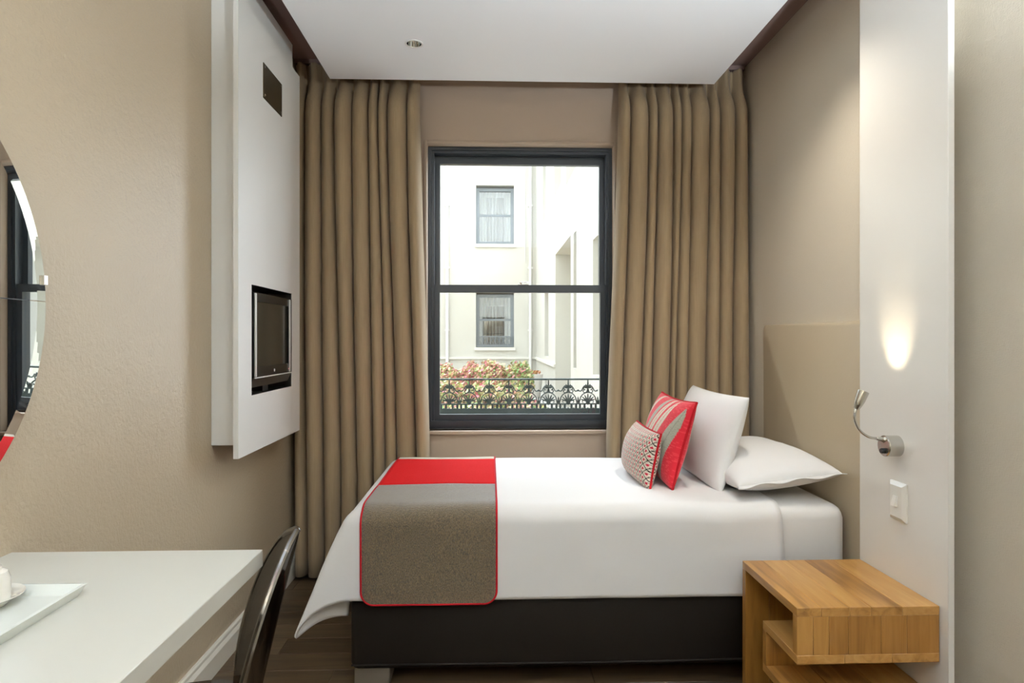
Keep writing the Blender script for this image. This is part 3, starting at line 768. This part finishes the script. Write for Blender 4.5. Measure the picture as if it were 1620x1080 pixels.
EX, EYn, EYf, RHO, ZT = -.548, 2.472, 3.54, .062, .703
HEM = .352; ob = (ZT - HEM) - RHO + RHO * PI / 2
def prof(o, rho, fl_=.012):
    L = rho * PI / 2
    if o <= 0: return 0, 0
    if o < L: return rho * math.sin(o / rho), rho * (1 - math.cos(o / rho))
    return rho + fl_ * (o - L), rho + (o - L)
def drape(x, y, off=0):
    """sheet coordinates (x,y), flat, -> draped position over the bed"""
    rho = RHO + off; xi, yi, yo = EX + RHO, EYn + RHO, EYf - RHO; top = ZT + off
    a = max(0, xi - x); b = max(0, yi - y); c = max(0, y - yo)
    L = rho * PI / 2
    if a > 0 and (b > 0 or c > 0):
        e = b if b > 0 else c; sg = -1 if b > 0 else 1; y0 = yi if b > 0 else yo
        ph = math.atan2(e, a); cp_, sp_ = math.cos(ph), math.sin(ph); Bq = ob if b > 0 else .42
        rb = min(.47 / max(cp_, 1e-6), Bq / max(sp_, 1e-6)); rr_ = ((cp_ / .47) ** 7 + (sp_ / Bq) ** 7) ** (-1 / 7)
        r = math.hypot(a, e) * rr_ / rb; o_, d_ = prof(r, rho)
        g = max(0, r - L * .5); wq = math.sin(2 * ph) ** .95 * (1 if b > 0 else .5); gf = .385 * g ** .88
        al = math.radians(16)
        px = xi - o_ * math.cos(ph) - gf * wq * math.cos(al)
        py = y0 + sg * (o_ * math.sin(ph) + gf * wq * math.sin(al))
        return Vector((px, py, top - d_ * (1 - .085 * wq)))
    if a > 0:
        o_, d_ = prof(a, rho, .05); p = Vector((xi - o_, y, top - d_))
        p.x -= .012 * math.sin(y * 17) * smooth01((a - .1) / .3); return p
    if b > 0:
        o_, d_ = prof(b, rho); p = Vector((x, yi - o_, top - d_))
        return p
    if c > 0:
        o_, d_ = prof(c, rho); return Vector((x, yo + o_, top - d_))
    return Vector((x, y, top))
xs = [1.145 - (1.145 - (EX + RHO)) * k / 70 for k in range(71)] + [EX + RHO - .47 * k / 34 for k in range(1, 35)]
ys = [EYn + RHO - ob + ob * k / 30 for k in range(30)] + [EYn + RHO + (EYf - EYn - 2 * RHO) * k / 40 for k in range(41)] + [EYf - RHO + .42 * k / 22 for k in range(1, 23)]
vs = []
for y in ys:
    for x in xs:
        xx = x
        # the head edge of the duvet leans a little towards the headboard at the hem
        if x > 1.0: xx = x + .012 * smooth01((EYn + RHO - y) / .3) * (x - 1.0) / .145
        p = drape(xx, y)
        nz = noise.noise(Vector((xx * 2.2, y * 3.1, 2.3))) * .006 + noise.noise(Vector((xx * 6, y * 7, .3))) * .002
        hang = smooth01((EYn + RHO - y) / .12); ft = smooth01((EX + RHO - x) / .12)
        p.z += nz * (1 - hang) * (1 - ft); p.y -= (abs(nz) * 1.1) * hang * (1 - ft); p.x += nz * 1.5 * ft
        vs.append(p)
n = len(xs)
fs = [(r * n + c, r * n + c + 1, (r + 1) * n + c + 1, (r + 1) * n + c) for r in range(len(ys) - 1) for c in range(n - 1)]
MB().add(vs, fs).build('duvet', M_linen, smooth='all', solid=.009, off=0, label='white duvet spread over the bed with a loose pointed corner at the foot', cat='duvet')

# bed runner
rn = thing('bed_runner', (-.235, 3.0, .32), 'red and grey-brown woven runner laid across the foot of the bed', 'bed runner')
RX_0, RX_1 = -.492, .026; yh = EYn + RHO - ob - .03; Rc = .05
def rx(yv, u):
    d_ = yv - yh; ins = Rc - math.sqrt(max(0, Rc * Rc - (Rc - d_) ** 2)) if d_ < Rc else 0
    return RX_0 + ins + (RX_1 - RX_0 - 2 * ins) * u
def band(name, y0, y1, m_, ny, off, close0=False):
    vs = []; nx = 30
    for j in range(ny + 1):
        t = j / ny
        if close0: t = t ** 1.4
        yv = y0 + (y1 - y0) * t
        for i in range(nx + 1):
            x = rx(yv, i / nx); p = drape(x, yv, off)
            k = noise.noise(Vector((x * 2.2, yv * 3.1, 2.3))) * .006 + noise.noise(Vector((x * 6, yv * 7, .3))) * .002
            hang = smooth01((EYn + RHO - yv) / .12); p.z += k * (1 - hang); p.y -= abs(k) * 1.1 * hang
            vs.append(p)
    fs = [(r * (nx + 1) + c, r * (nx + 1) + c + 1, (r + 1) * (nx + 1) + c + 1, (r + 1) * (nx + 1) + c) for r in range(ny) for c in range(nx)]
    return MB().add(vs, fs).build(name, m_, rn, smooth='all', solid=.006)
OFF = .010
tag(band('grey_brown_band', yh + .0005, 2.833, M_runner, 60, OFF, True), 'grey-brown woven band hanging down the side of the bed')
tag(band('red_band', 2.834, 3.425, M_red, 30, OFF + .001), 'bright red chenille band on top')
tag(band('beige_band', 3.426, EYf - RHO + .25, M_cream, 24, OFF), 'beige band at the window side')
ed = []
for k in range(61): ed.append((1 - k / 60, 0))
pp = []
ysr = [yh + .0005 + (EYf - RHO + .2 - yh) * (k / 90) ** 1.5 for k in range(91)]
for yv in reversed(ysr): pp.append((rx(yv, 0), yv))
for k in range(1, 20): pp.append((rx(yh + .0005, k / 20), yh + .0005))
for yv in ysr: pp.append((rx(yv, 1), yv))
P3 = []
for x, yv in pp:
    p = drape(x, yv, OFF + .001); k = noise.noise(Vector((x * 2.2, yv * 3.1, 2.3))) * .006 + noise.noise(Vector((x * 6, yv * 7, .3))) * .002
    hang = smooth01((EYn + RHO - yv) / .12); p.z += k * (1 - hang); p.y -= abs(k) * 1.1 * hang
    P3.append(p)
MB().tube(P3, .0042, 8).build('piping', M_redp, rn, smooth=True)

# ---------------------------------------------------------------- pillows and cushions
def pillow(name, c, U, V, a, b, Tf, Tb, m_, label, cat, pinch=.07, nu=36, nv=30, group=None, pat=None, pipe=None, ears=0, pw=.5, sag=0):
    U = Vector(U).normalized(); V = Vector(V).normalized(); Nn = U.cross(V).normalized(); c = Vector(c)
    if Nn.x > 0: Nn = -Nn                     # front faces the foot of the bed (or up, for the lying pillow)
    if abs(Nn.z) > .8 and Nn.z < 0: Nn = -Nn
    def edge(u, v):
        return (a * u * (1 - pinch * (1 - v * v)), b * v * (1 - pinch * (1 - u * u)))
    def pt(u, v, sg):
        x, y = edge(u, v); e = max(0, (1 - u ** 2) * (1 - v ** 2))
        th = (Tf if sg > 0 else Tb) * e ** pw
        p = c + U * x + V * y + Nn * sg * th
        k = noise.noise(p * 4.5) * .006 + noise.noise(p * 11) * .0025
        p += Nn * sg * k * min(1, e * 2.5)
        if sag: p.z -= sag * (1 - u * u) * max(0, v)
        return p
    t = thing(name, c - Vector((0, 0, b)), label, cat, group)
    def sp(i, n): return math.sin((i / n - .5) * PI)      # denser towards the seams
    for sg, nm in ((1, 'front_cover'), (-1, 'back_cover')):
        vs = []; cs = []
        for j in range(nv + 1):
            for i in range(nu + 1):
                if pat: u, v = -1 + 2 * i / nu, -1 + 2 * j / nv
                else: u, v = sp(i, nu), sp(j, nv)
                vs.append(pt(u, v, sg))
                if pat: cs.append(pat(u * a, v * b, sg))
        fs = [(j * (nu + 1) + i, j * (nu + 1) + i + 1, (j + 1) * (nu + 1) + i + 1, (j + 1) * (nu + 1) + i) for j in range(nv) for i in range(nu)]
        MB().add(vs, fs).build(nm, m_, t, smooth='all', colors=cs if pat else None, recalc=True)
    if pipe:
        E_ = [(-1 + 2 * k / 24, -1) for k in range(24)] + [(1, -1 + 2 * k / 24) for k in range(24)] + [(1 - 2 * k / 24, 1) for k in range(24)] + [(-1, 1 - 2 * k / 24) for k in range(24)]
        MB().tube([c + U * edge(u, v)[0] + V * edge(u, v)[1] for u, v in E_], .0052, 8, closed=True).build('piping', pipe, t, smooth=True)
    elif ears:
        # flat stitched flange of the pillowcase opening at the near end
        def fl2(u, v):
            vv = -1 + 2 * v; x, y = edge(-1, vv); p = c + U * (x - ears * u) + V * y * (1 + .04 * u) + Nn * (.006 * math.sin(vv * 9) * u)
            return p
        MB().grid(fl2, 3, 24).build('flange', m_, t, smooth='all', solid=.004)
    return t

# lying pillow against the headboard, upright pillow in front of it
pillow('pillow', (1.215, 2.925, .785), (0, 1, 0), (1, 0, .12), .385, .215, .098, .078, M_linen, 'white pillow lying flat against the headboard', 'pillow', .03, group='white bed pillows', ears=.022, pw=.40)
pillow('pillow', (1.045, 3.065, .90), (.0, 1, 0), (.30, 0, 1), .375, .215, .10, .075, M_linen, 'white pillow standing upright behind the red patterned cushion', 'pillow', .05, group='white bed pillows', pw=.42)

RED, RED2, GRN, CRM, DRK = lin((206, 38, 52)), lin((190, 30, 40)), lin((168, 166, 148)), lin((206, 198, 176)), lin((36, 30, 24))
def leafpat(x, y, sg):
    # long wavy leaves running up the cushion
    v = (y / .2 + 1) / 2; c = RED
    if noise.noise(Vector((x * 60, y * 420, 0))) > .25: c = lin((220, 66, 74))
    L = [(-.205, -.045, .02, .9, .042, GRN), (-.10, -.05, .25, 1.0, .03, CRM), (-.03, -.07, .3, 1.05, .030, CRM), (.035, -.08, .32, 1.1, .026, GRN),
         (.10, .05, -.1, .6, .034, GRN), (.17, -.05, .3, 1.08, .034, CRM), (.24, .03, .05, .8, .032, GRN)]
    for x0, sl, v0, v1, wd, col in L:
        if v0 < v < v1:
            t = (v - v0) / (v1 - v0); xc = x0 + sl * (t - .5) * 2 * .6 + .018 * math.sin(t * 5)
            hw = wd * math.sin(PI * t) ** .75
            if abs(x - xc) < hw:
                c = col
                if abs(x - xc) < .0022: c = RED if col is CRM else lin((140, 138, 122))
                elif noise.noise(Vector((x * 60, y * 420, 5))) > .2: c = tuple(q * .86 for q in col)
    return c
def dots(x, y, sg):
    s_ = .031; u = (x / s_ + y / (s_ * 1.25)); v = (x / s_ - y / (s_ * 1.25))
    fu, fv = u - math.floor(u) - .5, v - math.floor(v) - .5
    m_ = max(abs(fu), abs(fv))
    if m_ > .43: return DRK
    if math.hypot(fu, fv) < .21: return lin((190, 26, 60))
    if .27 < m_ < .30: return lin((120, 104, 90))
    return lin((222, 208, 190))
M_print = attr_mat('woven_cushion_print', .85, ((60, 60, 500), .2))
pillow('cushion', (.835, 2.985, .895), (.0, 1, 0), (.28, 0, 1), .275, .195, .085, .055, M_print, 'red cushion with grey-green leaf pattern propped on the upright white pillow', 'cushion', .07, 150, 120, group='scatter cushions', pat=leafpat, pipe=M_redp, pw=.42)
pillow('cushion', (.715, 2.96, .822), (.0, 1, 0), (.2, 0, 1), .225, .125, .085, .045, M_print, 'small cushion with red dots in a diamond lattice, in front of the leaf cushion', 'cushion', .06, 190, 110, group='scatter cushions', pat=dots, pipe=M_redp, pw=.42)

# ================================================================ HEADBOARD
hb = thing('headboard', (1.48, 2.87, 0), 'taupe leatherette padded headboard with a rounded corner on the right wall', 'headboard')
HY0, HY1, HZ = 2.40, 3.345, 1.43
def hbf(mb):
    n = 10; R = .035; out = []
    out.append((HY0, .1))
    out.append((HY0, HZ)); 
    for k in range(n + 1):
        a = PI / 2 - PI / 2 * k / n; out.append((HY1 - R + R * math.cos(a), HZ - R + R * math.sin(a)))
    out.append((HY1, .1))
    bm = bmesh.new(); v0 = [bm.verts.new((1.509, y, z)) for y, z in out]; v1 = [bm.verts.new((1.452, y, z)) for y, z in out]
    N_ = len(out); f0 = bm.faces.new(v0); f1 = bm.faces.new(list(reversed(v1)))
    for i in range(N_): bm.faces.new((v0[i], v1[i], v1[(i + 1) % N_], v0[(i + 1) % N_]))
    ee = [e for e in f1.edges]
    bmesh.ops.bevel(bm, geom=ee, offset=.022, segments=4, profile=.6, affect='EDGES')
    bm.verts.index_update(); mb.add([v.co[:] for v in bm.verts], [[v.index for v in f.verts] for f in bm.faces]); bm.free(); return mb
hbf(MB()).build('padded_panel', M_head, hb, smooth=True)
MB().tube([(1.474, HY0 + .01, HZ - .002), (1.474, HY1 - .04, HZ - .002), (1.474, HY1 - .012, HZ - .014), (1.474, HY1 - .001, HZ - .04), (1.474, HY1 - .001, .12)], .003, 8).build('seam_piping', M_head, hb, smooth=True)

# ================================================================ WHITE PANEL, LAMP, SWITCH
wp = thing('white_wall_panel', (1.45, 2.14, 0), 'tall glossy white wall panel between the headboard and the right-hand wall', 'wall panel')
MB().box((1.40, 1.904, 0), (1.42, 2.371, 2.955), .0012, 1).build('front_board', M_whiteR, wp, smooth=True)
MB().box((1.42, 2.05, 0), (1.509, 2.35, 2.955)).build('backing_box', M_base, wp)
LY, LZ = 2.146, .989
rd = thing('reading_lamp', (1.40, LY, LZ - .036), 'brushed-steel gooseneck reading lamp on the white panel, lit', 'lamp')
MB().lathe([(.0001, .05), (.033, .05), (.036, .047), (.036, 0), (.0001, 0)], (1.40, LY, LZ), (-1, 0, 0), 40).build('wall_mount', M_steel, rd, smooth=True)
MB().lathe([(.0001, .012), (.008, .012), (.0095, .008), (.0095, 0)], (1.35, LY - .004, LZ - .016), (-1, 0, 0), 20).build('switch_knob', M_black, rd, smooth=True)
def bez(P_, n):
    out = []
    for i in range(len(P_) - 1):
        p0 = Vector(P_[max(i - 1, 0)]); p1 = Vector(P_[i]); p2 = Vector(P_[i + 1]); p3 = Vector(P_[min(i + 2, len(P_) - 1)])
        for k in range(n):
            t = k / n; out.append(.5 * ((2 * p1) + (-p0 + p2) * t + (2 * p0 - 5 * p1 + 4 * p2 - p3) * t * t + (-p0 + 3 * p1 - 3 * p2 + p3) * t ** 3))
    return out + [Vector(P_[-1])]
neck = bez([(1.352, LY, 1.012), (1.335, LY, 1.014), (1.30, LY, 1.02), (1.268, LY, 1.042), (1.251, LY, 1.075), (1.250, LY, 1.102), (1.259, LY, 1.124)], 16)
MB().tube(neck, [.0042 + .0006 * (k % 2) for k in range(len(neck))], 10).build('gooseneck', M_steel, rd, smooth=True)
MB().tube([(1.353, LY, 1.008), (1.343, LY, 1.013), (1.328, LY, 1.0145)], [.009, .008, .006], 12).build('neck_collar', M_steel, rd, smooth=True)
hd = Vector((.38, 0, .925)).normalized(); hs = Vector((1.256, LY, 1.117))
MB().lathe([(.0055, -.002), (.009, .0), (.013, .012), (.0165, .03), (.0185, .064), (.0168, .064), (.0145, .03), (.011, .014), (.0001, .012)], hs, hd, 28).build('lamp_head', M_steel, rd, smooth=True)
MB().lathe([(.0001, .03), (.0105, .028), (.0105, .016)], hs, hd, 20).build('bulb', emis('warm_bulb', (1, .82, .55), 12), rd, smooth=True)
sl = bpy.data.lights.new('reading_lamp_light', 'SPOT'); sl.energy = LAMP_READ; sl.color = (1, .84, .58); sl.spot_size = math.radians(56); sl.spot_blend = 1.0; sl.shadow_soft_size = .008
so = bpy.data.objects.new('reading_lamp_light', sl); COL.objects.link(so); so.location = hs + hd * .066
tgt = Vector((1.40, LY + .004, 1.36)); so.rotation_euler = (tgt - so.location).to_track_quat('-Z', 'Y').to_euler()

sw = thing('light_switch', (1.40, 2.135, .735), 'white rocker light switch on the white panel below the reading lamp', 'light switch')
def swf(mb):
    y0, y1, z0, z1 = 2.092, 2.178, .737, .867
    def rr(i, x): return [(x, y0 + i, z0 + i), (x, y1 - i, z0 + i), (x, y1 - i, z1 - i), (x, y0 + i, z1 - i)]
    L = [rr(0, 1.40), rr(0, 1.394), rr(.012, 1.386)]; vs = [p for l in L for p in l]
    fs = [(0, 1, 2, 3), (8, 9, 10, 11)] + [(k * 4 + i, k * 4 + (i + 1) % 4, (k + 1) * 4 + (i + 1) % 4, (k + 1) * 4 + i) for k in range(2) for i in range(4)]
    return mb.add(vs, fs)
swf(MB()).build('plate', M_switch, sw)
MB().prism([(1.3865, .784), (1.3865, .82), (1.383, .82), (1.374, .787)], lambda u, v, w_: (u, w_, v), (2.126, 2.146)).build('rocker', M_switch, sw)

# ================================================================ NIGHTSTAND
ns = thing('nightstand', (1.17, 2.15, 0), 'honey-coloured solid wood open nightstand of stepped boards beside the bed', 'nightstand')
NX0, NX1, NY0, NY1, NZ, NT_ = .946, 1.397, 1.937, 2.362, .526, .0275
bdr = [0, .17, .37, .52, .74, 1]
for i in range(5):
    MB().box((NX0 + (NX1 - NX0) * bdr[i] + .0003, NY0, NZ - NT_), (NX0 + (NX1 - NX0) * bdr[i + 1] - .0003, NY1, NZ), .0012, 1).build('top_board', M_woodY, ns, smooth=True)
Z1 = .352
fs_ = [0, .115, .225, .36, .59, .772, 1]
for i in range(6):
    MB().box((NX0 + (NX1 - NX0) * fs_[i] + .0004, NY0 + .0006, Z1 + NT_), (NX0 + (NX1 - NX0) * fs_[i + 1] - .0004, NY0 + NT_, NZ - NT_), .0008, 1).build('front_stave', M_woodZ, ns, smooth=True)
for i in range(3):
    MB().box((NX0 + (NX1 - NX0) * i / 3 + .0003, NY0, Z1), (NX0 + (NX1 - NX0) * (i + 1) / 3 - .0003, 2.185, Z1 + NT_), .0012, 1).build('shelf_board', M_woodX if i == 5 else M_woodY, ns, smooth=True)
MB().box((NX0, 2.1575, .235), (NX1, 2.185, Z1), .001, 1).build('riser_panel', M_woodZ, ns)
for i in range(3):
    MB().box((NX0 + (NX1 - NX0) * i / 3 + .0003, NY0, .2075), (NX0 + (NX1 - NX0) * (i + 1) / 3 - .0003, 2.185, .235), .0012, 1).build('lower_shelf_board', M_woodY, ns, smooth=True)
for i in range(5):
    MB().box((NX0 + (NX1 - NX0) * i / 5 + .0003, NY1 - NT_, 0), (NX0 + (NX1 - NX0) * (i + 1) / 5 - .0003, NY1, NZ - NT_), .0008, 1).build('back_stave', M_woodZ, ns, smooth=True)
MB().box((NX0, NY0, 0), (NX1, NY0 + NT_, .2075), .001, 1).build('lower_front_panel', M_woodZ, ns)
